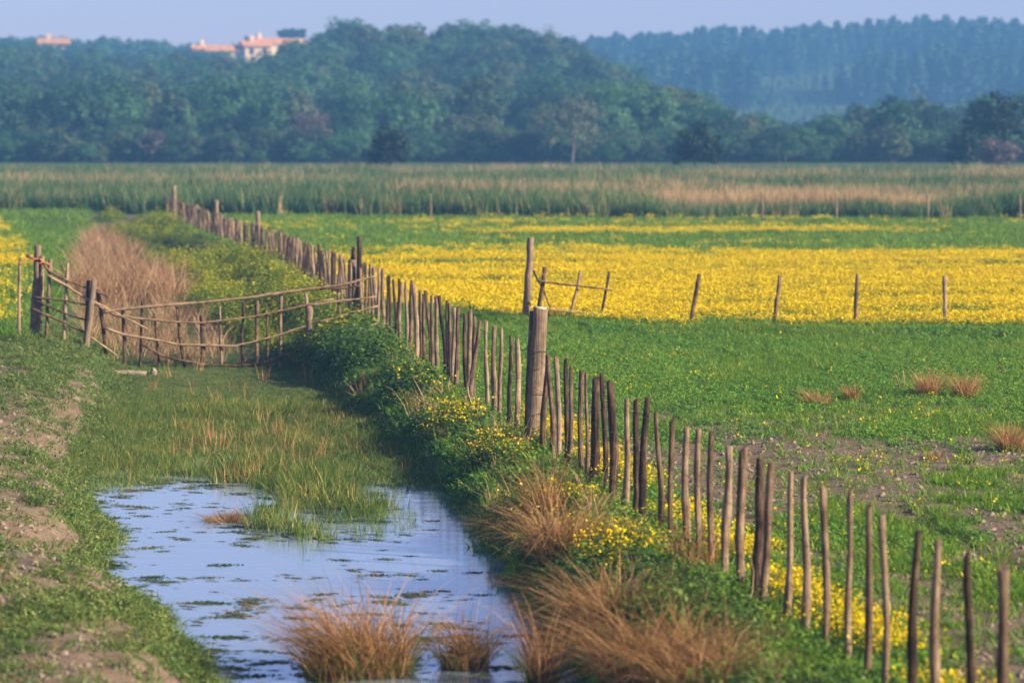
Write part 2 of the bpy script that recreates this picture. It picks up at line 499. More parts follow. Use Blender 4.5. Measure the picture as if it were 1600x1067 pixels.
def scatter(name, pts, scl, srcs, label, rot=None, lean=.12):
    n = len(pts)
    me = bpy.data.meshes.new(name)
    me.vertices.add(n)
    me.vertices.foreach_set('co', np.asarray(pts, np.float32).reshape(-1))
    if rot is None:
        rot = np.stack([R.normal(0, lean, n), R.normal(0, lean, n), R.random(n) * 6.283], 1)
    scl = np.asarray(scl, float)
    if scl.ndim == 1: scl = np.stack([scl, scl, scl], 1)
    a = me.attributes.new('rot', 'FLOAT_VECTOR', 'POINT'); a.data.foreach_set('vector', rot.astype(np.float32).reshape(-1))
    a = me.attributes.new('scl', 'FLOAT_VECTOR', 'POINT'); a.data.foreach_set('vector', scl.astype(np.float32).reshape(-1))
    a = me.attributes.new('idx', 'INT', 'POINT'); a.data.foreach_set('value', R.integers(0, len(srcs), n).astype(np.int32))
    o = mesh_obj(name, me)
    ng = bpy.data.node_groups.new(name + '_nodes', 'GeometryNodeTree')
    ng.interface.new_socket('Geometry', in_out='INPUT', socket_type='NodeSocketGeometry')
    ng.interface.new_socket('Geometry', in_out='OUTPUT', socket_type='NodeSocketGeometry')
    N, L = ng.nodes, ng.links
    gi, go = N.new('NodeGroupInput'), N.new('NodeGroupOutput')
    iop = N.new('GeometryNodeInstanceOnPoints')
    jn = N.new('GeometryNodeJoinGeometry')
    for s in srcs:
        oi = N.new('GeometryNodeObjectInfo'); oi.inputs['Object'].default_value = s
        g2 = N.new('GeometryNodeGeometryToInstance')
        L.new(oi.outputs['Geometry'], g2.inputs[0]); L.new(g2.outputs[0], jn.inputs[0])

    def named(k, t):
        q = N.new('GeometryNodeInputNamedAttribute'); q.data_type = t; q.inputs['Name'].default_value = k
        return q.outputs[0]
    L.new(gi.outputs[0], iop.inputs['Points']); L.new(jn.outputs[0], iop.inputs['Instance'])
    iop.inputs['Pick Instance'].default_value = True
    L.new(named('idx', 'INT'), iop.inputs['Instance Index'])
    L.new(named('rot', 'FLOAT_VECTOR'), iop.inputs['Rotation'])
    L.new(named('scl', 'FLOAT_VECTOR'), iop.inputs['Scale'])
    L.new(iop.outputs[0], go.inputs[0])
    md = o.modifiers.new('scatter', 'NODES'); md.node_group = ng
    return tag(o, label, None, kind='stuff')


def blades(n, rad, h, w, spread, droop, segs=3, lean=(0, 0), chaos=.9):
    """n bent blades from a patch of radius rad -> quads, height fraction"""
    q = []
    a = R.random(n) * 6.283; rr = rad * np.sqrt(R.random(n))
    bx, by = rr * np.cos(a), rr * np.sin(a)
    da = a + R.normal(0, chaos, n)
    H = h[0] + (h[1] - h[0]) * R.random(n)
    sp = np.abs(R.normal(0, spread, n)) + .03
    dr = droop * (.3 + R.random(n))
    W = w * (.6 + .8 * R.random(n))
    fa = R.random(n) * 6.283
    t = np.linspace(0, 1, segs + 1)
    px = bx[:, None] + (np.cos(da) * sp)[:, None] * t * H[:, None] + (np.cos(da) * dr)[:, None] * (t ** 2.2) * H[:, None] + lean[0] * (t ** 1.6) * H[:, None]
    py = by[:, None] + (np.sin(da) * sp)[:, None] * t * H[:, None] + (np.sin(da) * dr)[:, None] * (t ** 2.2) * H[:, None] + lean[1] * (t ** 1.6) * H[:, None]
    pz = H[:, None] * (t - .55 * dr[:, None] * t ** 3)
    wt = np.array([1 - .92 * x ** 1.5 for x in t])
    ox = np.cos(fa)[:, None] * W[:, None] * wt * .5
    oy = np.sin(fa)[:, None] * W[:, None] * wt * .5
    Lp = np.stack([px - ox, py - oy, pz], 2); Rp = np.stack([px + ox, py + oy, pz], 2)
    for i in range(segs):
        q.append(np.stack([Lp[:, i], Rp[:, i], Rp[:, i + 1], Lp[:, i + 1]], 1))
    tint = np.tile(R.random(n), segs)
    return np.concatenate(q), tint


def leaves(cent, nrm, size, asp=.6):
    """one leaf quad at each centre facing about nrm"""
    n = len(cent)
    nrm = nrm + R.normal(0, .55, (n, 3)); nrm /= np.linalg.norm(nrm, axis=1)[:, None] + 1e-9
    a = np.cross(nrm, R.normal(size=(n, 3))); a /= np.linalg.norm(a, axis=1)[:, None] + 1e-9
    b = np.cross(nrm, a)
    s = (size * (.6 + .8 * R.random(n)))[:, None]
    a = a * s; b = b * s * asp
    return np.stack([cent - a * .5, cent + b * .5, cent + a * .5, cent - b * .5], 1)


def leafy(n, rad, h, size, stems=True):
    """a low bushy clump of leaves"""
    d = R.normal(size=(n, 3)); d /= np.linalg.norm(d, axis=1)[:, None]
    d[:, 2] = np.abs(d[:, 2])
    r = .45 + .55 * R.random(n) ** .5
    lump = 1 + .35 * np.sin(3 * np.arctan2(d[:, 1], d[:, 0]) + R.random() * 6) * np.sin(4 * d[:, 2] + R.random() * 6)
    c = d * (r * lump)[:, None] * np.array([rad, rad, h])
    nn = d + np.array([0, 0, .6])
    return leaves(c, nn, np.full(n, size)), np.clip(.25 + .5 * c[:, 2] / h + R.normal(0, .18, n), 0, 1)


def flower_plant(nh, rad, h, head, leafn, leafs):
    """thin stems with flat yellow heads over some leaves"""
    q, ti, mi = [], [], []
    b, tb = blades(nh, rad * .6, (h * .6, h), head * .18, .3, .1, 2)
    q.append(b); ti.append(tb); mi.append(np.zeros(len(b)))
    # heads sit on the tips of the stems
    tips = b[len(b) // 2:].mean(1) * 0 + (b[len(b) // 2:, 2] + b[len(b) // 2:, 3]) * .5
    for k in range(2):
        f = leaves(tips + R.normal(0, head * .15, tips.shape), np.tile([0, -.25, .9], (nh, 1)), np.full(nh, head), .95)
        q.append(f); ti.append(R.random(nh)); mi.append(np.ones(nh))
    l, tl = leafy(leafn, rad, h * .75, leafs)
    q.append(l); ti.append(tl); mi.append(np.zeros(len(l)))
    return np.concatenate(q), np.concatenate(ti), np.concatenate(mi)


def src_set(name, fn, k, mats):
    out = []
    for i in range(k):
        r = fn()
        out.append(source(name, quads_mesh(name, r[0], mats, r[1], r[2] if len(r) > 2 else None)))
    return out


def cone(n, y0, y1, k=1.0, marg=1.25):
    """random ground points over what the lens takes in, and some beyond"""
    u = R.random(n)
    Y = (y0 ** k + u * (y1 ** k - y0 ** k)) ** (1 / k) if k else y0 * (y1 / y0) ** u
    X = (R.random(n) * 2 - 1) * (.18 * Y * marg + 1.2)
    return X, Y


def put(X, Y, dz=0.0):
    return np.stack([X, Y, zt(X, Y) + dz], 1)


s_grass = src_set('grass_tuft', lambda: blades(16, .075, (.03, .085), .009, .5, .5, 2), 5, [M['grass']])
s_grassl = src_set('bank_grass_tuft', lambda: blades(16, .075, (.025, .08), .009, .6, .6, 2), 5, [M['bankgrass']])
s_weedl = src_set('bank_weed_clump', lambda: leafy(46, .085, .06, .024), 5, [M['bankgrass']])
s_weed = src_set('weed_clump', lambda: leafy(46, .085, .07, .026), 5, [M['weed']])
s_flow = src_set('flower_clump', lambda: flower_plant(26, .18, .24, .031, 10, .045), 5, [M['weed'], M['yellow']])
s_strip = src_set('strip_flower', lambda: flower_plant(22, .15, .22, .019, 30, .03), 4, [M['weed'], M['yellow']])
s_flowlow = src_set('low_flower', lambda: flower_plant(3, .08, .11, .024, 9, .035), 4, [M['weed'], M['yellow']])
s_rush = src_set('rush_tuft', lambda: blades(13, .11, (.14, .38), .012, .22, .25, 3), 6, [M['rush']])
s_straw = src_set('straw_tuft', lambda: blades(7, .12, (.20, .46), .011, .25, .12, 3), 4, [M['dry']])
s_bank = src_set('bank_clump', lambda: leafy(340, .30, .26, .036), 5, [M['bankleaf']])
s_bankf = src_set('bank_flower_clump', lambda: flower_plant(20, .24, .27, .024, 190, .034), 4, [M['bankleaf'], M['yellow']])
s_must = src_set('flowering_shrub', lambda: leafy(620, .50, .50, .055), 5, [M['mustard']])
s_dry = src_set('dry_stalks', lambda: blades(20, .24, (.4, 1.3), .020, .20, .40, 3), 6, [M['dryditch']])
s_reed = src_set('reed_clump', lambda: blades(34, .38, (.7, 1.3), .034, .12, .22, 3), 5, [M['reed']])
s_reedd = src_set('dry_reed_clump', lambda: blades(22, .35, (.7, 1.35), .026, .10, .18, 3), 4, [M['dryreed']])

# right-hand meadow
X, Y = cone(150000, 20, 62, 0.6); v = vof(X, Y)
keep = (v > 5.15) & (Y < bound(X) + 1.5) & (R.random(len(X)) < 1 - .93 * bare(X, Y))
X, Y = X[keep], Y[keep]
w = R.random(len(X)) < S(fbm(X * .5, Y * .35), .35, .62) * .75
scatter('meadow_grass', put(X[~w], Y[~w]), .8 + .8 * R.random((~w).sum()), s_grass, 'short green grass of the grazed meadow beyond the stakes')
scatter('meadow_weeds', put(X[w], Y[w]), .6 + .8 * R.random(w.sum()), s_weed, 'low broad-leaved weeds in the grazed meadow')
X, Y = cone(9000, 22, 56, 1.0); v = vof(X, Y)
keep = (v > 5.4) & (Y < bound(X)) & (R.random(len(X)) < .55 * S(fbm(X * .4 + 9, Y * .3), .42, .6) + .05)
scatter('meadow_flowers', put(X[keep], Y[keep]), .6 + .5 * R.random(keep.sum()), s_flowlow, 'scattered small yellow flowers in the green meadow')
# yellow bloom
X, Y = cone(150000, 40, 118, 1.0, 1.2)
keep = (R.random(len(X)) < bloom(X, Y)) & (Y > 45)
X, Y = X[keep], Y[keep]
scatter('yellow_flower_carpet', put(X, Y), .7 + .5 * R.random(len(X)), s_flow, 'carpet of yellow flowers across the meadow')
X, Y = cone(42000, 19, 40, 1.0, 1.2)
keep = (R.random(len(X)) < bloom(X, Y) ** 1.5)
scatter('fence_flowers', put(X[keep], Y[keep]), .7 + .6 * R.random(keep.sum()), s_strip, 'band of yellow flowers growing along the meadow side of the stakes')
X, Y = cone(52000, 50, 122, .9, 1.2); v = vof(X, Y)
keep = ((v > 5.3) & (Y > bound(X) - .5)) | ((v < np.interp(Y, [50, 66, 80, 104, 110], [-.8, -.1, .3, 2.0, 3.0])) & (Y > 49))
X, Y = X[keep], Y[keep]
scatter('far_meadow_grass', put(X, Y), 1.6 + 1.6 * R.random(len(X)), s_grass, 'green grass of the far meadow under and beyond the flowers')

# left bank
X, Y = cone(90000, 18, 56, .5); v = vof(X, Y); dl = edge_l(Y) - v
keep = (dl > -.12) & (R.random(len(X)) < 1 - .90 * bare(X, Y))
X, Y = X[keep], Y[keep]
w = R.random(len(X)) < .45
scatter('bank_grass', put(X[~w], Y[~w]), .8 + 1.0 * R.random((~w).sum()), s_grassl, 'green grass on the crumbling near bank of the ditch')
scatter('bank_weeds', put(X[w], Y[w]), .7 + 1.0 * R.random(w.sum()), s_weedl, 'leafy weeds creeping down the crumbling near bank')
# soil clods on the bare places
cl = []
for i in range(4):
    d = R.normal(size=(60, 3)); d /= np.linalg.norm(d, axis=1)[:, None]
    th = np.linspace(0, math.pi, 5); V = []
    for t in th:
        for j in range(6):
            rr = .03 * (1 + R.normal(0, .18))
            V.append((rr * math.sin(t) * math.cos(j * 1.047), rr * math.sin(t) * math.sin(j * 1.047), rr * .6 * math.cos(t)))
    cl.append(source('clod', grid_mesh('clod', V, 5, 6, [M['stone']], closed=True, smooth=False)))
X, Y = cone(42000, 18, 46, .5)
keep = R.random(len(X)) < bare(X, Y) ** 1.5 * .6
scatter('soil_clods', put(X[keep], Y[keep]), .25 + 1.1 * R.random(keep.sum()) ** 3, cl, 'crumbs and clods of dry pale soil on the trodden ground', lean=.6)

# rushes and grass growing in the ditch
X, Y = cone(60000, 29, 52, .7, 1.0); v = vof(X, Y)
ins = (v > edge_l(Y) - .15) & (v < edge_r(Y) + .1)
front = 34.4 + 3.4 * (fbm(X * .8, Y * .2 + 4.4, 2) - .5) - 2.2 * S(np.abs(v - 2.9), 1.1, .3) * 1.0
patch = (((X + 1.9) / .95) ** 2 + ((Y - 31.4) / 1.5) ** 2 < .5 + 1.0 * fbm(X * 2, Y * 1.5, 2))
tongue = patch | (fbm(X * 1.5, Y * 1.1, 3) > .53) & (Y > front - 1.6) & (v > 1.7)
keep = ins & (R.random(len(X)) < S(Y - front + 2.2 * (fbm(X * 1.3, Y * 1.3, 3) - .5), -.9, 1.3) + .5 * tongue)
X, Y, v = X[keep], Y[keep], v[keep]
tall = S(fbm(X * .7 + 3, Y * .4 + 4, 3), .42, .6) * S(np.abs(v - 2.6), 1.9, .6)
sc_ = (.26 + .80 * tall * R.random(len(X)) ** .5 * S(Y, 45, 40) + .25 * R.random(len(X)) ** 2) * (1 - .6 * S(Y, 42, 47))
thin = R.random(len(X)) < .72
X, Y, sc_, tall = X[thin], Y[thin], sc_[thin], tall[thin]
scatter('ditch_rushes', np.stack([X, Y, np.maximum(zt(X, Y), WATER - .04)], 1), sc_, s_rush, 'green rushes filling the ditch between water and pole barrier')
X, Y = cone(9000, 32, 50, .7, 1.0); v = vof(X, Y)
keep = (v > edge_l(Y) + .5) & (v < edge_r(Y)) & (Y > 33.4) & (Y > 34.5) & (R.random(len(X)) < .03 + .42 * S(fbm(X * .8 + 13, Y * .5 + 4, 3), .46, .60) * S(Y, 43, 39) * S(v, 1.2, 2.0))
scatter('dead_rushes', np.stack([X[keep], Y[keep], np.maximum(zt(X[keep], Y[keep]), WATER - .04)], 1), .4 + .6 * R.random(keep.sum()), s_straw, 'straw-coloured dead stalks standing among the ditch rushes')
X, Y = cone(26000, 33, 51, .7, 1.0); v = vof(X, Y)
keep = (v > edge_l(Y) - .1) & (v < edge_r(Y)) & (R.random(len(X)) < S(Y + 4.5 * (fbm(X * .8 + 1, Y * .6, 3) - .5), 33.2, 35.6))
scatter('ditch_grass', np.stack([X[keep], Y[keep], np.maximum(zt(X[keep], Y[keep]), WATER)], 1), (.7 + .9 * R.random(keep.sum())) * (1 - .5 * S(Y[keep], 43, 47)), s_grassl, 'short wet grass on the ditch bed')

# floating weed on the open water
al = []
for i in range(5):
    n = 60
    c = np.stack([R.normal(0, .075, n), R.normal(0, .035, n), np.abs(R.normal(.004, .005, n))], 1)
    al.append(source('weed_mat', quads_mesh('weed_mat', leaves(c, np.tile([0, 0, 2.5], (n, 1)), np.full(n, .05), .5), [M['algae']])))
X, Y = cone(17000, 19, 36, .6, 1.0); v = vof(X, Y)
p = .04 + .7 * S(fbm(X * .45 + 8, Y * 1.7, 4), .48, .62) + .35 * S(Y, 25.5, 23) + .5 * S(Y, 32.5, 34.5) + .5 * S(v - edge_l(Y), .5, 0) - .4 * S(v, 3.3, 3.8)
keep = (v > edge_l(Y) - .1) & (v < edge_r(Y)) & (R.random(len(X)) < p * .55)
n = keep.sum()
rt = np.stack([np.zeros(n), np.zeros(n), R.normal(0, .35, n)], 1)
k = .16 + .75 * R.random(n) ** 2.6
scatter('floating_weed', np.stack([X[keep], Y[keep], np.full(n, WATER + .002)], 1), np.stack([k * 1.4, k, k], 1), al, 'mats of green weed floating on the ditch water', rot=rt)

# right bank below the stakes
X, Y = cone(26000, 18, 53, .5, 1.1); v = vof(X, Y)
keep = (v > edge_r(Y) + .16) & (v < 5.62) & (R.random(len(X)) < .62)
X, Y, v = X[keep], Y[keep], v[keep]
lump = fbm(X * .95, Y * .62, 2)
f = R.random(len(X)) < np.clip(.95 * S(fbm(X * .6 + 5, Y * .35 + 9, 3), .36, .50) * S(v, 4.4, 4.9) * S(Y, 47, 40) , 0, 1)
k = (.35 + (.95 + .65 * S(Y, 33, 39)) * S(lump, .40, .60) * S(v, 5.6, 5.0) * (.5 + .5 * S(v - edge_r(Y), .15, .5))) * (.55 + .5 * R.random(len(X))) * np.where(v > 5.3, .65, 1)
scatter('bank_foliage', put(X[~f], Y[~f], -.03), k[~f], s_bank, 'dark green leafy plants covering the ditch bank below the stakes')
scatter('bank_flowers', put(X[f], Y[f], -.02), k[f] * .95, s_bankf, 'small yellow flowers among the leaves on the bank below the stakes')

X, Y = cone(26000, 18, 53, .5, 1.1); v = vof(X, Y)
keep = (v > edge_r(Y) - .06) & (v < 5.7)
X, Y = X[keep], Y[keep]
w = R.random(len(X)) < .5
scatter('bank_edge_weeds', put(X[w], Y[w], -.01), .9 + 1.3 * R.random(w.sum()), s_weed, 'small weeds clothing the ditch side under the leafy plants')
scatter('bank_edge_grass', put(X[~w], Y[~w], -.01), 1.0 + 1.3 * R.random((~w).sum()), s_grass, 'grass blades between the leafy plants on the ditch bank')
# dead grass worked into the turf
X, Y = cone(16000, 18, 56, .6); v = vof(X, Y)
p = np.where(v < 3, .5 * (edge_l(Y) - v > .05), .16 * (v > 5.6) * (Y < bound(X))) * (.25 + .75 * S(fbm(X * .7 + 21, Y * .5, 3), .4, .6))
keep = R.random(len(X)) < p
scatter('dead_grass', put(X[keep], Y[keep]), .16 + .22 * R.random(keep.sum()), s_straw, 'dead straw-coloured grass mixed into the turf', lean=.5)

X, Y = cone(5000, 18, 46, .5, 1.1); v = vof(X, Y)
keep = (v > edge_r(Y) + .05) & (v < 5.5) & (R.random(len(X)) < .05 + .45 * S(fbm(X * .9 + 2, Y * .6 + 7, 3), .48, .6))
scatter('bank_dry_brush', put(X[keep], Y[keep], -.03), .22 + .3 * R.random(keep.sum()), s_dry, 'rusty dead stems sticking up among the plants of the ditch bank', lean=.3)

# shrubby bank beyond the barrier
X, Y = cone(26000, 50, 114, .7, 1.15); v = vof(X, Y)
lo = np.interp(Y, [50, 56, 68, 100, 114], [4.0, 3.3, 2.7, 2.7, 3.2])
keep = (v > lo) & (v < 5.35) & (R.random(len(X)) < .55)
X, Y, v = X[keep], Y[keep], v[keep]
lump = fbm(X * .55 + 4, Y * .22 + 1, 3)
k = (.40 + .85 * S(lump, .36, .64)) * np.where(v > 5.0, .45, 1) * (.7 + .4 * R.random(len(X)))
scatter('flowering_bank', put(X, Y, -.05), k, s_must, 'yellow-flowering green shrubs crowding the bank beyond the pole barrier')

# dry stalks in the far ditch
X, Y = cone(22000, 51, 112, .8, 1.15); v = vof(X, Y)
den = np.where(Y > 66, .95 * S(fbm(X * .55 + 2, Y * .30 + 5, 2), .36, .48), .32)
keep = (v > np.interp(Y, [50, 66, 80, 104], [.3, -.1, .3, 2.0])) & (v < np.interp(Y, [50, 70, 85, 105], [3.0, 2.5, 2.35, 3.2])) & (Y < 105) & (R.random(len(X)) < den)
X, Y = X[keep], Y[keep]
k = np.where(Y > 66, (.8 + .45 * R.random(len(X))) * np.interp(Y, [66, 105], [.88, .58]), .28 + .35 * R.random(len(X)))
scatter('dry_reeds', put(X, Y), k, s_dry, 'tan dry reeds standing in the ditch beyond the pole barrier')

# reed belt
X = (R.random(30000) * 2 - 1) * 40; Y = 109 + 60 * R.random(30000) ** 1.3
fr = 112 + (X < 0) * 0 - X * .28 * (X < 0) - X * .08 * (X > 0) + 3.2 * (fbm(X * .5, 8.1, 3) - .5)
keep = (Y > fr) & ~((np.abs(vof(X, Y) - 1.5) < 3.2) & (Y < 121))
X, Y, fr = X[keep], Y[keep], fr[keep]
dry = S(fbm(X * .06 + 3, Y * .08 + 6, 3), .44, .58) * S(Y - fr, 5, 11)
dry = np.maximum(dry, .9 * S(np.abs((X - 12.5) / 6.5 + 0 * Y), 1, .7) * S(Y - fr, 3.5, 5) * S(Y - fr, 14, 10))
strip = S(X, 4.5, 7) * S(X, 19, 15) * S(Y - fr, 2.6, 3.6) * S(Y - fr, 11, 8)
w = R.random(len(X)) < np.clip(.09 + .50 * dry + strip, 0, 1)
k = (.68 + .42 * fbm(X * .35, Y * .15, 3)) * (1 - .30 * S(X, 4, 7) * S(X, 21, 16) * S(Y - fr, 3.4, 2.6)) * (.85 + .3 * R.random(len(X))) * (1 + .12 * S(Y - fr, 6, 14)) * (1 - .30 * S(X, 5, 20) * S(Y - fr, 3, 8) * S(Y - fr, 30, 12))
scatter('reed_bed', put(X[~w], Y[~w]), k[~w], s_reed, 'belt of green reeds along the far edge of the meadow')
scatter('dry_reed_bed', put(X[w], Y[w]), k[w], s_reedd, 'pale dry reeds mixed into the far reed belt')


# ------------------------------------------------------------------ trees
def crown_quads(rx, rz, z0, nclump, per, leaf, shape='round'):
    C_, N_, T_ = [], [], []
    for i in range(nclump):
        d = R.normal(size=3); d /= np.linalg.norm(d)
        if d[2] < -.5: d[2] *= -.6
        r = .50 + .58 * R.random()
        if shape == 'cone':
            h = R.random(); ang = R.random() * 6.283
            rr = rx * (1 - h) ** .7 * (.5 + .5 * R.random())
            c = np.array([rr * math.cos(ang), rr * math.sin(ang), z0 + rz * (2 * h - 1)])
            d = np.array([math.cos(ang), math.sin(ang), .4])
            cr = rx * .38
        elif shape == 'flat':
            ang = R.random() * 6.283; rr = rx * math.sqrt(R.random())
            c = np.array([rr * math.cos(ang), rr * math.sin(ang), z0 + rz * (R.random() - .5)])
            cr = rx * .24
        else:
            c = d * r * np.array([rx, rx, rz]) + np.array([0, 0, z0])
            cr = rx * (.13 + .22 * R.random())
        e = R.normal(size=(per, 3)); e /= np.linalg.norm(e, axis=1)[:, None]
        p = c + e * cr * (.5 + .5 * R.random((per, 1)) ** .5) * np.array([1, 1, .75])
        C_.append(p); N_.append(e * .7 + d * .6 + np.array([0, 0, .3]))
        T_.append(np.clip(R.normal(.5, .26) + R.normal(0, .10, per), 0, 1))
    cc = np.concatenate(C_); nn = np.concatenate(N_)
    return leaves(cc, nn, np.full(len(cc), leaf), .75), np.concatenate(T_)


def trunk_mesh(name, h, r, rx):
    """a tapered trunk with limbs that reach into the crown"""
    parts = [([(0, 0, -.3), (.04 * h, .02 * h, h * .35), (.02 * h, -.02 * h, h * .75)], [r, r * .7, r * .25])]
    for i in range(5):
        a = i * 1.26 + R.random(); z = h * (.28 + .09 * i)
        parts.append(([(.03 * h, 0, z), (rx * .35 * math.cos(a), rx * .35 * math.sin(a), z + h * .12), (rx * .7 * math.cos(a), rx * .7 * math.sin(a), z + h * .22)], [r * .4, r * .28, r * .1]))
    V, F = [], []
    for P, rad in parts:
        b = len(V)
        for i, p in enumerate(P):
            for j in range(6):
                V.append((p[0] + rad[i] * math.cos(j * 1.047), p[1] + rad[i] * math.sin(j * 1.047), p[2]))
        for i in range(len(P) - 1):
            for j in range(6):
                F.append((b + i * 6 + j, b + i * 6 + (j + 1) % 6, b + (i + 1) * 6 + (j + 1) % 6, b + (i + 1) * 6 + j))
    me = bpy.data.meshes.new(name); me.from_pydata(V, [], F); me.materials.append(M['trunk']); me.update()
    return me


def wood_src(name, mat, k, rx, rz, z0, nc, per, leaf, shape='round'):
    out = []
    for i in range(k):
        q, t = crown_quads(rx * (.9 + .25 * R.random()), rz * (.9 + .2 * R.random()), z0, nc, per, leaf, shape)
        n = len(q)
        # trunk as four quads
        r = .14
        tr = np.array([[[r * math.cos(a), r * math.sin(a), -.5], [r * math.cos(a + 1.57), r * math.sin(a + 1.57), -.5], [r * .6 * math.cos(a + 1.57), r * .6 * math.sin(a + 1.57), z0], [r * .6 * math.cos(a), r * .6 * math.sin(a), z0]] for a in (0, 1.57, 3.14, 4.71)])
        out.append(source(name, quads_mesh(name, np.concatenate([q, tr]), [mat, M['trunk']], np.concatenate([t, np.full(4, .5)]), np.concatenate([np.zeros(n), np.ones(4)]))))
    return out


M['leafB'] = veg('olive_wood_leaves', [(.03, .055, .028), (.06, .098, .042), (.10, .14, .055), (.14, .17, .07)], .3, wscale=.06, wvar=.4, ovar=.7)
M['leafC'] = veg('deep_wood_leaves', [(.012, .042, .024), (.024, .075, .038), (.045, .11, .045)], .3, wscale=.06, wvar=.4, ovar=.7)
s_tree = (wood_src('wood_tree', M['leafA'], 4, 2.6, 2.9, 3.6, 75, 80, .23) + wood_src('wood_tree', M['leafB'], 3, 2.2, 3.1, 3.6, 80, 70, .21)
          + wood_src('wood_tree', M['leafC'], 3, 2.9, 2.6, 3.4, 60, 90, .24))
n = 1900
Y = 262 + 190 * R.random(n) ** .8
X = (R.random(n) * 2 - 1) * (.18 * Y * 1.3 + 4)
keep = np.ones(n, bool)
order = np.argsort(Y); X, Y = X[order], Y[order]
low = 1 - .36 * np.exp(-((X / Y - .098) / .030) ** 2) - .15 * S(X / Y, .06, .1)
keep = ~((X / Y > .045) & (Y > 330)) 
k = (.62 + .62 * R.random(n) ** 1.3) * low
X, Y, k = X[keep], Y[keep], k[keep]
scatter('near_wood', put(X, Y), np.stack([k * (.9 + .3 * R.random(len(k))), k * 1.05, k], 1), s_tree, 'dense green wood rising behind the reed belt', lean=.04)
# undergrowth at the foot of the wood
X = (R.random(700) * 2 - 1) * 64; Y = 246 + 18 * R.random(700)
k = .28 + .34 * R.random(700)
scatter('wood_undergrowth', put(X, Y, -.5), np.stack([k * 1.2, k * 1.2, k * .9], 1), s_tree, 'shrubby undergrowth at the foot of the wood', lean=.04)

s_far = wood_src('ridge_tree', M['leafA'], 4, 2.8, 2.5, 3.0, 50, 34, .42)
X = -145 + 170 * R.random(800); Y = 480 + 215 * R.random(800)
house_gap = (X > -70) & (X < -39) & (Y > 574) & (Y < 606)
X, Y = X[~house_gap], Y[~house_gap]
k = .7 + .5 * R.random(len(X))
scatter('ridge_wood', put(X, Y), k, s_far, 'hazy blue wood on the ridge around the farmhouse', lean=.04)
s_pine = wood_src('plantation_tree', M['pine'], 5, 1.75, 3.9, 4.2, 46, 26, .5, 'cone')
gx, gy = np.meshgrid(np.arange(-40, 220, 3.4), np.arange(560, 930, 7))
X = (gx + R.normal(0, .7, gx.shape)).ravel(); Y = (gy + R.normal(0, 1.6, gx.shape)).ravel()
keep = (fbm(X * .03, Y * .02, 2) > .30) & (X > .012 * Y)
X, Y = X[keep], Y[keep]
bands = np.maximum(S(Y, 728, 742) * S(Y, 900, 830), S(Y, 645, 652) * S(Y, 690, 680)) * S(fbm(X * .03 + 9, Y * .02, 2), .25, .4)
k = (.22 + 1.0 * bands) * (.8 + .3 * fbm(X * .05 + 5, Y * .02, 2) + .35 * R.random(len(X))) * .9
scatter('hill_plantation', put(X, Y), k, s_pine, 'hazy blue tree plantation in rows on the far hill', lean=.03)


def tree_thing(name, px, py_base, Y, w, h, mat, label, cat='tree', shape='round', nc=80, per=44, leaf=.26, z=None, group=None):
    p = at_y(px, py_base, Y)
    zz = float(zt(p[0], Y)) if z is None else z
    t = empty(name, (p[0], Y, zz), R.random() * 6.28)
    rx = w / 2 * .92
    rz = h * (.47 if shape == 'round' else .16 if shape == 'flat' else .48)
    q, ti = crown_quads(rx, rz, h - rz * 1.05 if shape != 'flat' else h - rz * .6, nc, per, leaf, shape)
    mesh_obj('crown', quads_mesh('crown', q, [mat], ti), t)
    mesh_obj('trunk', trunk_mesh('trunk', h * .9, max(.08, h * (.025 if shape != 'flat' else .08)), rx), t)
    return tag(t, label, cat, group)


G = 'trees standing out from the wood'
tree_thing('round_bush', 608, 250, 178, 2.6, 3.5, M['leafdark'], 'small dark rounded tree standing in front of the wood behind the reeds', nc=90, per=50, leaf=.16, group=G)
tree_thing('dark_tree', 1087, 250, 186, 3.4, 3.4, M['leafdark'], 'low dark tree at the wood edge above the tan reed patch', leaf=.2, group=G)
tree_thing('pale_tree', 893, 240, 244, 6.2, 6.0, M['leafpale'], 'large pale silvery tree at the wood edge', leaf=.22, group=G)
tree_thing('pale_tree', 745, 240, 252, 4.8, 4.4, M['leafpale'], 'smaller pale silvery tree at the wood edge, nearer the dark rounded one', leaf=.2, group=G)
tree_thing('bare_tree', 482, 245, 249, 4.0, 5.0, M['leafbare'], 'purplish half-bare tree standing at the wood edge', leaf=.15, group=G)
tree_thing('bare_bush', 238, 250, 246, 2.6, 2.9, M['leafbare'], 'small purplish half-bare bush low against the wood', leaf=.14, group=G)
tree_thing('dark_tree', 1562, 245, 205, 5.6, 5.5, M['leafdark'], 'big dark tree at the right end of the wood', leaf=.26, group=G)
tree_thing('bare_bush', 1560, 250, 196, 3.2, 2.6, M['leafbare'], 'purplish scrub in front of the big dark tree', leaf=.14, group=G)
tree_thing('dark_tree', 1505, 252, 200, 2.6, 2.9, M['leafdark'], 'small dark tree beside the big dark tree', leaf=.18, group=G)
tree_thing('tall_tree', 1390, 245, 256, 5.2, 6.0, M['leafA'], 'tall green tree rising above its neighbours in the low part of the wood', leaf=.26, group=G)
hy = 608
tree_thing('umbrella_pine', 455, 70, hy, 6.4, 8.3, M['pine'], 'flat-topped pine standing above the farmhouse roof', shape='flat', nc=60, per=40, leaf=.45, group='trees on the farmhouse ridge')
tree_thing('cypress_tree', 384, 70, hy, 2.4, 7.0, M['pine'], 'slender dark tree poking up behind the farmhouse roof', shape='cone', nc=50, per=30, leaf=.35, group='trees on the farmhouse ridge')

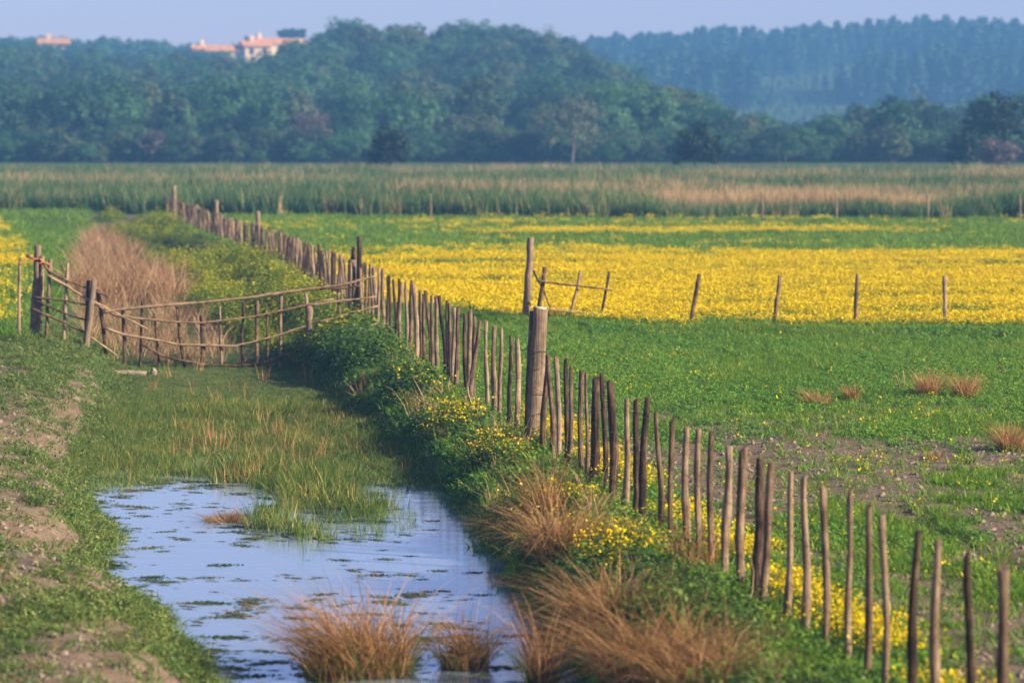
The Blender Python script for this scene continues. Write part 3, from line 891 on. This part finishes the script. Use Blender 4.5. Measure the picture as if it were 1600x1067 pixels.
# ------------------------------------------------------------------ farm buildings on the ridge
M['wallw'] = plain('cream_render', (.60, .47, .30), .9, .15, .6)
M['tile'] = plain('red_roof_tiles', (.56, .25, .08), .9, .3, 1.2)
M['glass'] = plain('dark_window_glass', (.03, .035, .04), .2)
M['shut'] = plain('brown_door_wood', (.16, .09, .05), .7)


def house(px, py, Y, rz, parts_, label, name='farmhouse'):
    p = at_y(px, py, Y)
    t = empty(name, (p[0], Y, p[2]), rz)
    parts_ = [tuple(a * .67 for a in q[:6]) + (q[6],) for q in parts_]
    for (x0, x1, y0, y1, h, rh, nwin) in parts_:
        mesh_obj('wall', box_mesh('wall', (x0, y0, -6), (x1, y1, h), M['wallw']), t)
        ym = (y0 + y1) / 2
        V = [(x0 - .4, y0 - .5, h - .15), (x1 + .4, y0 - .5, h - .15), (x1 + .4, y1 + .5, h - .15), (x0 - .4, y1 + .5, h - .15), (x0 - .4, ym, h + rh), (x1 + .4, ym, h + rh)]
        me = bpy.data.meshes.new('roof')
        me.from_pydata(V, [], [(0, 1, 5, 4), (2, 3, 4, 5), (0, 4, 3), (1, 2, 5), (0, 3, 2, 1)])
        me.materials.append(M['tile']); me.update()
        rf = mesh_obj('roof', me, t)
        mesh_obj('chimney', box_mesh('chimney', (x0 + 1.6, ym - .4, h + rh * .5), (x0 + 2.4, ym + .4, h + rh + 1.0), M['wallw']), rf)
        for i in range(nwin):
            cx = x0 + (x1 - x0) * (i + .5) / nwin
            wv = mesh_obj('window', box_mesh('window', (cx - .45, y0 - .06, h - 1.75), (cx + .45, y0 + .1, h - .5), M['shut']), t)
            mesh_obj('pane', box_mesh('pane', (cx - .36, y0 - .09, h - 1.66), (cx + .36, y0 - .062, h - .59), M['glass']), wv)
    return tag(t, label, 'house', 'farm buildings on the ridge')


house(346, 95, 585, .30, [(-9, 6, -4, 4, 3.0, 1.7, 4), (6.2, 14.5, -5.5, 3.5, 4.4, 1.7, 2)], 'long cream farmhouse with red tiled roofs on the wooded ridge')
house(434, 92, 593, .4, [(-9, 8, -4, 4, 4.6, 1.7, 3)], 'upper red-roofed wing of the farm under the flat-topped pine')
house(466, 88, 580, .6, [(-2.6, 2.2, -2, 2, 2.8, .9, 1)], 'small cream outbuilding just downhill of the farmhouse', 'outbuilding')
house(84, 80, 608, .1, [(-4.5, 4.5, -3, 3, 2.4, 1.6, 2)], 'distant house with a pinkish roof among trees far along the ridge', 'distant_house')

# ------------------------------------------------------------------ stake fence
fence = empty('stake_fence', (float(Xf(36)), 36, 0))
tag(fence, 'long fence of rough wooden stakes and wire running along the ditch into the distance', 'fence')


def fchild(name, me, loc, rot=(0, 0, 0), scl=(1, 1, 1), parent=fence):
    o = bpy.data.objects.new(name, me)
    pl = parent.location
    o.location = (loc[0] - pl[0], loc[1] - pl[1], loc[2] - pl[2])
    o.rotation_euler = rot; o.scale = scl
    return link(o, parent)


stake_meshes = []
for i in range(24):
    n = 9
    z = np.linspace(-.25, 1.0, n)
    b1, b2, ph = R.normal(0, .022), R.normal(0, .016), R.random() * 6
    pts = np.array([(b1 * math.sin(2.6 * zz + ph) + .006 * math.sin(7 * zz + ph), b2 * math.sin(2.8 * zz + ph * 2), zz) for zz in z])
    pts[:, :2] -= pts[:, :2].mean(0)
    rad = [.0300 * (1.14 - .26 * max(0, zz)) * (1 + R.normal(0, .07)) for zz in z]
    stake_meshes.append(tube('stake', pts, rad, [M['stake']], 9, .10, R.choice([0, .2, .5, 1.2])))

tops = [571, 577.5, 582, 588, 591.5, 597, 606, 611, 617, 622, 626.5, 633.5, 641.5, 650, 656.6, 662, 669, 676, 682, 690.5, 697.5, 702.5, 708, 714.5,
        726, 733.6, 740, 746, 759, 772, 783.5, 797, 809, 825.5, 852.5, 862, 874.5, 884, 892, 907, 918, 931, 946, 961, 980, 997, 1012, 1030, 1052, 1071,
        1092, 1113, 1138, 1161, 1187, 1204, 1238, 1264, 1294, 1329, 1362, 1394, 1438, 1470, 1519, 1574, 1622, 1690, 1765, 1850]
lean_of = {746: .085, 825.5: -.05, 1012: 0.03, 1204: .03, 690.5: -.05, 726: -.03, 697.5: -.04}
width_of = {931: 1.45, 862: 1.3, 1012: 1.35, 588: 1.5, 1161: 1.2, 1187: 1.2, 918: .75, 783.5: .8, 907: .9, 961: 1.2, 650: 1.2, 1574: 1.25, 1394: .9}
stakes = []
for x in tops:
    D = 5.6 * FPX / (x - 118.0)
    stakes.append((D, lean_of.get(x), width_of.get(x, 1.0), 1.19 + .06 * float(S(D, 24, 19))))
D = stakes[0][0]
while D < 112:
    D += .50 * (.75 + .5 * R.random())
    if abs(D - 58.3) < .35 or 56.2 < D < 57.0: continue
    stakes.append((D, None, 1.1, float(np.interp(D, [54, 62, 74, 90, 112], [1.15, 1.03, .86, .80, .82]))))
for i, (D, ln, wd, top) in enumerate(stakes):
    X = float(Xf(D)) + (R.normal(0, .006))
    z0 = float(zt(X, D))
    top = top + R.normal(0, .035)
    ln = R.normal(0, .010) if ln is None else ln
    w = wd * (.85 + .3 * R.random())
    h = top - z0
    fchild('stake', stake_meshes[int(R.integers(24))], (X - ln * h, D, z0), (R.normal(0, .025), ln, 0), (w, w, h))


def post_on_fence(px, D, r, ztop, lean=0.0, label=None, sides=11, dx=0.0, mat='oldpost'):
    X = float(Xf(D)) + dx
    n = 9
    zz = np.linspace(-.3, ztop, n)
    pts = [(lean * z_, .01 * math.sin(3 * z_), z_) for z_ in zz]
    rad = [r * (1.12 - .15 * k / n) * (1 + R.normal(0, .03)) for k in range(n)]
    o = fchild('post', tube('post', pts, rad, [M[mat]], sides, .06, .15), (X, D, float(zt(X, D)) * 0))
    if label: o['label'] = label
    return o


DB = 5.6 * FPX / (833 - 118.0)
bigpost = post_on_fence(833, DB, .088, 1.66, .055, 'thick split weathered post wrapped in wire')
bigpost.scale = (1, .85, 1)
capz = 1.66
mesh_obj('post_top', tube('post_top', [(.088, 0, capz - .03), (.09, 0, capz + .012)], [.085, .08], [M['palewood']], 11, .05), bigpost)
for zz in (1.12, .93, .62, .35, .20):
    ring = [(  .055 * zz + .104 * math.cos(t), .104 * math.sin(t) * 1.0, zz + .02 * math.sin(t * 2 + zz * 9)) for t in np.linspace(0, 6.283, 15)]
    mesh_obj('wire', tube('wire', ring, [.005] * 15, [M['wire']], 5, 0), bigpost)
# split notch: a darker sliver standing beside the post
fchild('post', tube('post', [(0, 0, -.2), (.02, 0, .6), (.045, 0, 1.15), (.07, 0, 1.62)], [.035, .032, .024, .02], [M['stake']], 7, .12), (float(Xf(DB)) - .085, DB + .03, 0))
post_on_fence(523, 58.4, .125, 1.06, -.01, 'stout dark gate post with a broken top', dx=.12)
fchild('post', tube('post', [(0, 0, 1.0), (.01, 0, 1.12), (.02, 0, 1.30)], [.06, .05, .035], [M['stake']], 7, .2, 1.0), (float(Xf(58.4)) + .10, 58.4, 0))
post_on_fence(550, 56.5, .05, 1.62, .012, 'tall thin post rising above the stakes', 8, mat='stake', dx=.02)
fchild('post', tube('post', [(0, 0, 0), (.08, 0, .5), (.20, 0, .95), (.24, 0, 1.08)], [.045, .045, .05, .03], [M['stake']], 7, .15), (float(Xf(57.2)) - .02, 57.2, 0))
for px, py, D in ((403, 330, 83.5), (338, 313, 94.5), (272, 290, 108.0)):
    p = at_y(px, py, D)
    post_on_fence(px, D, .075, float(p[2]), 0, None, 8, dx=float(p[0] - Xf(D)))
# wires
for hgt in (.35, .72, 1.08):
    ys = np.concatenate([np.arange(18, 54, .6), np.arange(54, 111, 2.0)])
    P = [(float(Xf(y)) - .045 + R.normal(0, .012) - fence.location[0], y - 36, hgt * float(np.interp(y, [0, 54, 74, 112], [1, 1, .7, .7])) + R.normal(0, .012)) for y in ys]
    mesh_obj('wire', tube('wire', P, [.0028] * len(P), [M['wire']], 5, 0), fence)

# ------------------------------------------------------------------ pole barrier across the ditch
BY = 50.5
b0 = at_y(318, 588, BY)
bar = empty('pole_barrier', (float(b0[0]), BY, float(b0[2])))
tag(bar, 'rickety barrier of thin poles and stakes strung across the ditch', 'barrier')


def pole(name, pix, r, parent, Y0, mat='pole', yo=0.0, sides=7, r1=None, label=None, sink=0.0, flat=1.0):
    P = np.array([at_y(a, b_, Y0) for a, b_ in pix])
    P[:, 1] += yo
    if sink:
        d = P[-1] - P[-2]; d /= np.linalg.norm(d); P = np.vstack([P, P[-1] + d * sink])
    P = smooth_path(P, 4)
    r *= .8; r1 = r1 * .8 if r1 else None
    P = P + R.normal(0, r * .10, P.shape) * np.array([1, .6, 1])
    c = P[0].copy()
    L0 = np.linspace(r, r1 if r1 else r * .8, len(P)) * (1 + R.normal(0, .06, len(P)))
    o = bpy.data.objects.new(name, tube(name, P - c, L0, [M[mat]], sides, .09, .4))
    o.location = c - np.array(parent.location)
    if flat != 1.0: pass
    if label: o['label'] = label
    return link(o, parent)


for pix, r in ([((31, 403), (30, 470), (29, 535)), .036], [((79, 405), (75, 470), (72, 536)), .04], [((106, 411), (102, 480), (99, 543)), .036],
               [((138, 438), (137, 480), (135, 522)), .045], [((153, 453), (161, 510), (167, 564)), .042], [((192, 475), (194, 530), (195, 580)), .038],
               [((222, 470), (220, 530), (219, 582)), .030], [((241, 490), (247, 545), (250, 588)), .026], [((276, 480), (282, 540), (292, 588)), .032],
               [((315, 492), (317, 540), (318, 588)), .048], [((343, 478), (345, 540), (347, 585)), .028], [((381, 472), (378, 530), (378, 585)), .033],
               [((402, 470), (401, 530), (402, 585)), .040], [((417, 490), (418, 540), (418, 588)), .026], [((439, 457), (438, 520), (439, 586)), .038],
               [((478, 458), (480, 500), (482, 540)), .032], [((528, 450), (531, 500), (533, 540)), .030]):
    pole('stake', pix, r, bar, BY, 'stake', 0, 8, r * 1.05, sink=.2)
pole('post', ((60, 384), (57, 450), (53, 532)), .085, bar, BY + .3, 'oldpost', 0, 10, .115, 'broad grey weathered board post', .25)
pole('post', ((66, 400), (65, 450), (61, 532)), .045, bar, BY + .25, 'stake', 0, 8, .055, None, .25)
pole('post', ((147, 435), (141, 490), (133, 552)), .065, bar, BY - .1, 'oldpost', 0, 8, .085, 'thick leaning post', .2)
pole('post', ((483, 477), (483, 510), (484, 555)), .075, bar, BY - .05, 'oldpost', 0, 9, .075, 'short pale squared post', .2)
for pix, r in ([((42, 399), (66, 410), (78, 424), (106, 438), (138, 450), (173, 464)), .034],
               [((75, 430), (106, 447), (138, 468), (155, 475), (190, 493), (231, 514)), .032],
               [((53, 464), (80, 467), (106, 470), (138, 477)), .030],
               [((55, 469), (106, 491), (136, 500)), .030],
               [((165, 512), (192, 522), (240, 530), (280, 538), (318, 539), (370, 540), (402, 532), (440, 522), (480, 508), (530, 494), (560, 486), (590, 478)), .030],
               [((49, 481), (106, 506), (133, 519)), .030], [((142, 526), (165, 542), (183, 555)), .024],
               [((161, 488), (190, 483), (245, 478), (318, 472), (402, 463), (440, 457), (480, 452), (530, 446), (560, 438), (588, 431)), .036],
               [((148, 474), (180, 492), (215, 497), (280, 503), (318, 504), (345, 501), (402, 493), (440, 485), (480, 476), (522, 466)), .030],
               [((480, 477), (534, 470), (589, 463)), .030], [((500, 452), (540, 450), (562, 446)), .024],
               [((222, 537), (255, 556), (285, 563), (318, 569), (370, 571), (402, 568), (440, 558), (475, 545)), .032],
               [((490, 533), (530, 520), (592, 505)), .030], [((402, 585), (420, 584), (437, 586)), .022],
               [((460, 496), (475, 489)), .022]):
    pole('rail', pix, r, bar, BY, 'pole', -.06, 7, r * .72)
pole('twine', ((30, 407), (45, 407), (62, 404), (79, 413)), .014, bar, BY, 'twine', -.09, 6, .014)
pole('twine', ((64, 403), (68, 409), (62, 412)), .018, bar, BY, 'twine', -.12, 6, .014)

# pale fallen log under it
p = at_y(200, 590, 48.8)
lg = empty('fallen_log', (float(p[0]), 48.8, float(p[2])))
LOG_UP = .05
tag(lg, 'pale squared beam lying on the bank at the foot of the pole barrier', 'log')
pole('beam', ((152, 582), (180, 587), (229, 590)), .085, lg, 48.8, 'log', 0, 7, .085)
pole('beam_end', ((236, 594), (239, 589), (241, 583)), .075, lg, 48.8, 'log', 0, 6, .07)

for c_ in lg.children: c_.location.z += LOG_UP

# ------------------------------------------------------------------ broken hurdle and its post in the meadow
HY = 55.4
p = at_y(822, 503, HY)
t = empty('tall_post', (float(p[0]), HY, float(p[2])))
tag(t, 'tall round wooden post leaning slightly at the edge of the yellow flowers', 'post')
pole('shaft', ((829, 372), (826, 430), (821, 503)), .085, t, HY, 'oldpost', 0, 11, .095, sink=.3)
p = at_y(890, 500, HY - .3)
t = empty('broken_hurdle', (float(p[0]), HY - .3, float(p[2])))
tag(t, 'broken pole hurdle beside the tall post in the yellow flowers', 'hurdle')
for pix, r in ([((851, 417), (847, 450), (842, 498)), .05], [((908, 423), (899, 462), (889, 500)), .038], [((952, 424), (945, 466), (937, 506)), .036]):
    pole('stake', pix, r, t, HY - .3, 'stake', 0, 8, r * 1.1, sink=.2)
for pix, r in ([((838, 438), (865, 442), (908, 447), (957, 453)), .030], [((846, 481), (890, 487), (955, 492)), .030]):
    pole('rail', pix, r, t, HY - .3, 'pole', -.07, 7, r * .7)
pole('brace', ((833, 423), (848, 452), (867, 500)), .022, t, HY - .3, 'stake', .08, 6, .022)
pole('twine', ((833, 421), (845, 427), (853, 430)), .010, t, HY - .3, 'twine', -.07, 5, .01)

for i, (a, b_, lab) in enumerate((((1093, 428), (1079, 509), 'slanting thin fence post in the flowers, first from the broken hurdle'),
                                 ((1219, 430), (1209, 514), 'slightly leaning fence post in the flowers, second from the broken hurdle'),
                                 ((1340, 428), (1337, 517), 'nearly upright fence post in the flowers, third from the broken hurdle'),
                                 ((1476, 431), (1476, 518), 'upright fence post in the flowers, farthest from the broken hurdle'))):
    yy = 53.8
    p = at_y(b_[0], b_[1], yy)
    t = empty('field_post', (float(p[0]), yy, float(p[2])))
    tag(t, lab, 'post', 'thin posts along the edge of the yellow flowers')
    pole('shaft', (a, ((a[0] + b_[0]) / 2 + R.normal(0, .8), (a[1] + b_[1]) / 2), b_), .046, t, yy, 'stake', 0, 8, .056, sink=.3)
for x, y0, y1, lab in ((673, 303, 332, 'pale thin post at the reed edge behind the left part of the bloom'), 
                       (1191, 300, 342, 'thick pale post at the reed edge under the tan reeds'), (1307, 306, 340, 'thin pale post at the reed edge, between two others'),
                       (1450, 304, 338, 'pale post at the reed edge where the dry reeds end'), (1594, 305, 338, 'pale post at the reed edge by the right border')):
    yy = 108.5
    p = at_y(x, y1, yy)
    t = empty('reed_edge_post', (float(p[0]), yy, float(p[2])))
    tag(t, lab, 'post', 'pale posts along the reed edge')
    pole('shaft', ((x - 1, y0), (x, (y0 + y1) / 2), (x, y1)), .05, t, yy, 'oldpost', 0, 7, .055, sink=.3)


# ------------------------------------------------------------------ dry tussocks, each a thing
def tussock(px, py, z, w, h, label, n=420, lean=(0, 0), mat='dry', droop=.7, group='dry tussocks by the ditch', green=.0, name='dry_tussock', bw=.0095):
    p = at_z(px, py, z)
    zz = float(zt(p[0], p[1]))
    t = empty(name, (p[0], p[1], max(zz, z) - .02))
    if z < -.03: h = h * 1.55; w = w * 1.1
    else: h = h * 1.7; droop = .4
    n = int(n * .85)
    q, ti = blades(n, w * .34, (h * .30, h * 1.1), bw, w / h * .36, droop, 4, lean, 1.7)
    mesh_obj('dry_blades', quads_mesh('dry_blades', q, [M[mat]], ti), t)['kind'] = 'stuff'
    q, ti = blades(int(n * .45), w * .36, (h * .15, h * .6), bw * .9, .6, .5, 3)
    mesh_obj('green_blades', quads_mesh('green_blades', q, [M['rush']], ti), t)['kind'] = 'stuff'
    return tag(t, label, 'tussock', group)


tussock(575, 1050, -.47, .95, .62, 'large tan tussock rising from the near water', 900, (-.35, 0))
tussock(520, 1058, -.47, .55, .42, 'tan tussock tucked against the left side of the largest one in the water', 420, (-.3, 0))
tussock(725, 1042, -.47, .50, .42, 'smaller tan tussock in the near water, right of the largest', 420, (.05, 0))
tussock(848, 1068, -.45, .36, .55, 'thin tan tussock at the water edge under the bank', 200, (0, 0), droop=.4)
tussock(872, 900, -.30, .60, .60, 'drooping orange-brown tussock on the bank at the water edge', 900, (-.05, -.1), droop=1.0)
tussock(858, 845, -.30, .38, .55, 'thinner tussock just behind the drooping orange-brown one', 260, (-.25, 0), droop=.5)
tussock(950, 985, -.15, .62, .55, 'rounded drooping tussock midway down the near bank', 700, (-.25, -.1), droop=1.0)
tussock(1020, 1062, -.12, 1.0, .55, 'broad tan tussock lowest on the bank under the stakes', 1000, (-.2, -.1), droop=1.0)
tussock(1095, 1085, -.08, .7, .45, 'tan tussock cut by the bottom edge right of the broadest one', 600, (-.1, -.1), droop=1.0)
FG = 'dry tussocks scattered in the meadow'
tussock(1279, 632, 0, .50, .17, 'flattened straw tussock lying low in the green meadow', 300, (-.3, 0), group=FG)
tussock(1331, 627, 0, .28, .20, 'small pointed straw tussock next to the flattened one', 200, (0, 0), group=FG)
tussock(1450, 621, 0, .44, .30, 'bushy brown tussock, the nearer the fence of the matching pair', 420, (0, 0), group=FG)
tussock(1508, 622, 0, .46, .28, 'bushy brown tussock, the farther from the fence of the matching pair', 420, (0, 0), group=FG)
tussock(1578, 705, 0, .46, .26, 'reddish-brown tussock at the right border of the meadow', 420, (.05, 0), group=FG)
tussock(1460, 718, 0, .22, .10, 'tiny straw tuft on the trodden ground', 120, (0, 0), group=FG)
tussock(355, 812, -.47, .62, .12, 'flat brown raft of dead stalks floating in the water', 380, (0, 0), droop=.9, group='dry tussocks by the ditch', name='stalk_raft')
tussock(1085, 905, -.05, .55, .40, 'twiggy brown weed clump at the foot of the stakes', 160, (0, 0), droop=.3, mat='dry')

# loose dead sticks in the meadow
for i, (a, b_, lab) in enumerate((((1440, 648), (1462, 656), 'bleached stick lying in the meadow below the paired tussocks'), ((1392, 582), (1408, 611), 'thin pale stalk slanting up beside the paired tussocks'),
                                 ((1411, 585), (1411, 609), 'thin pale stalk standing upright beside the slanting one'), ((1359, 547), (1374, 552), 'bleached stick lying beneath the third field post'),
                                 ((1560, 575), (1567, 588), 'bleached stick near the right border of the meadow'), ((977, 561), (987, 560), 'short bleached stick in the meadow behind the big split post'),
                                 ((1003, 560), (1020, 558), 'longer bleached stick in the meadow behind the big split post'))):
    up = abs(b_[1] - a[1]) > 18
    q = at_z(b_[0], b_[1], 0.0); yy = float(q[1])
    t = empty('dead_stick', (float(q[0]), yy, float(q[2])))
    tag(t, lab, 'stick', 'dead sticks in the meadow')
    P = [at_y(a[0], a[1], yy) + np.array([0, 0, .05]), (at_y(a[0], a[1], yy) + at_y(b_[0], b_[1], yy)) / 2 + np.array([.01, 0, .06]), at_y(b_[0], b_[1], yy) + np.array([0, 0, .04 if not up else -.03])]
    P = smooth_path(np.array(P) - np.array(t.location), 3)
    mesh_obj('shaft', tube('shaft', P, np.linspace(.006, .010, len(P)), [M['pole']], 6, .15), t)

# ------------------------------------------------------------------ haze
hz = bpy.data.materials.new('thin_blue_haze'); hz.use_nodes = True
nt = hz.node_tree
nt.nodes.remove(nt.nodes['Principled BSDF'])
pv = nt.nodes.new('ShaderNodeVolumePrincipled')
pv.inputs['Color'].default_value = (.19, .49, 1.0, 1)
pv.inputs['Density'].default_value = .00086
pv.inputs['Anisotropy'].default_value = 0.0
nt.links.new(pv.outputs[0], nt.nodes['Material Output'].inputs['Volume'])
tag(mesh_obj('haze', box_mesh('haze', (-760, -110, -3), (760, 1150, 48), hz)), 'thin blue haze hanging over the far wood and hills', None, kind='stuff')
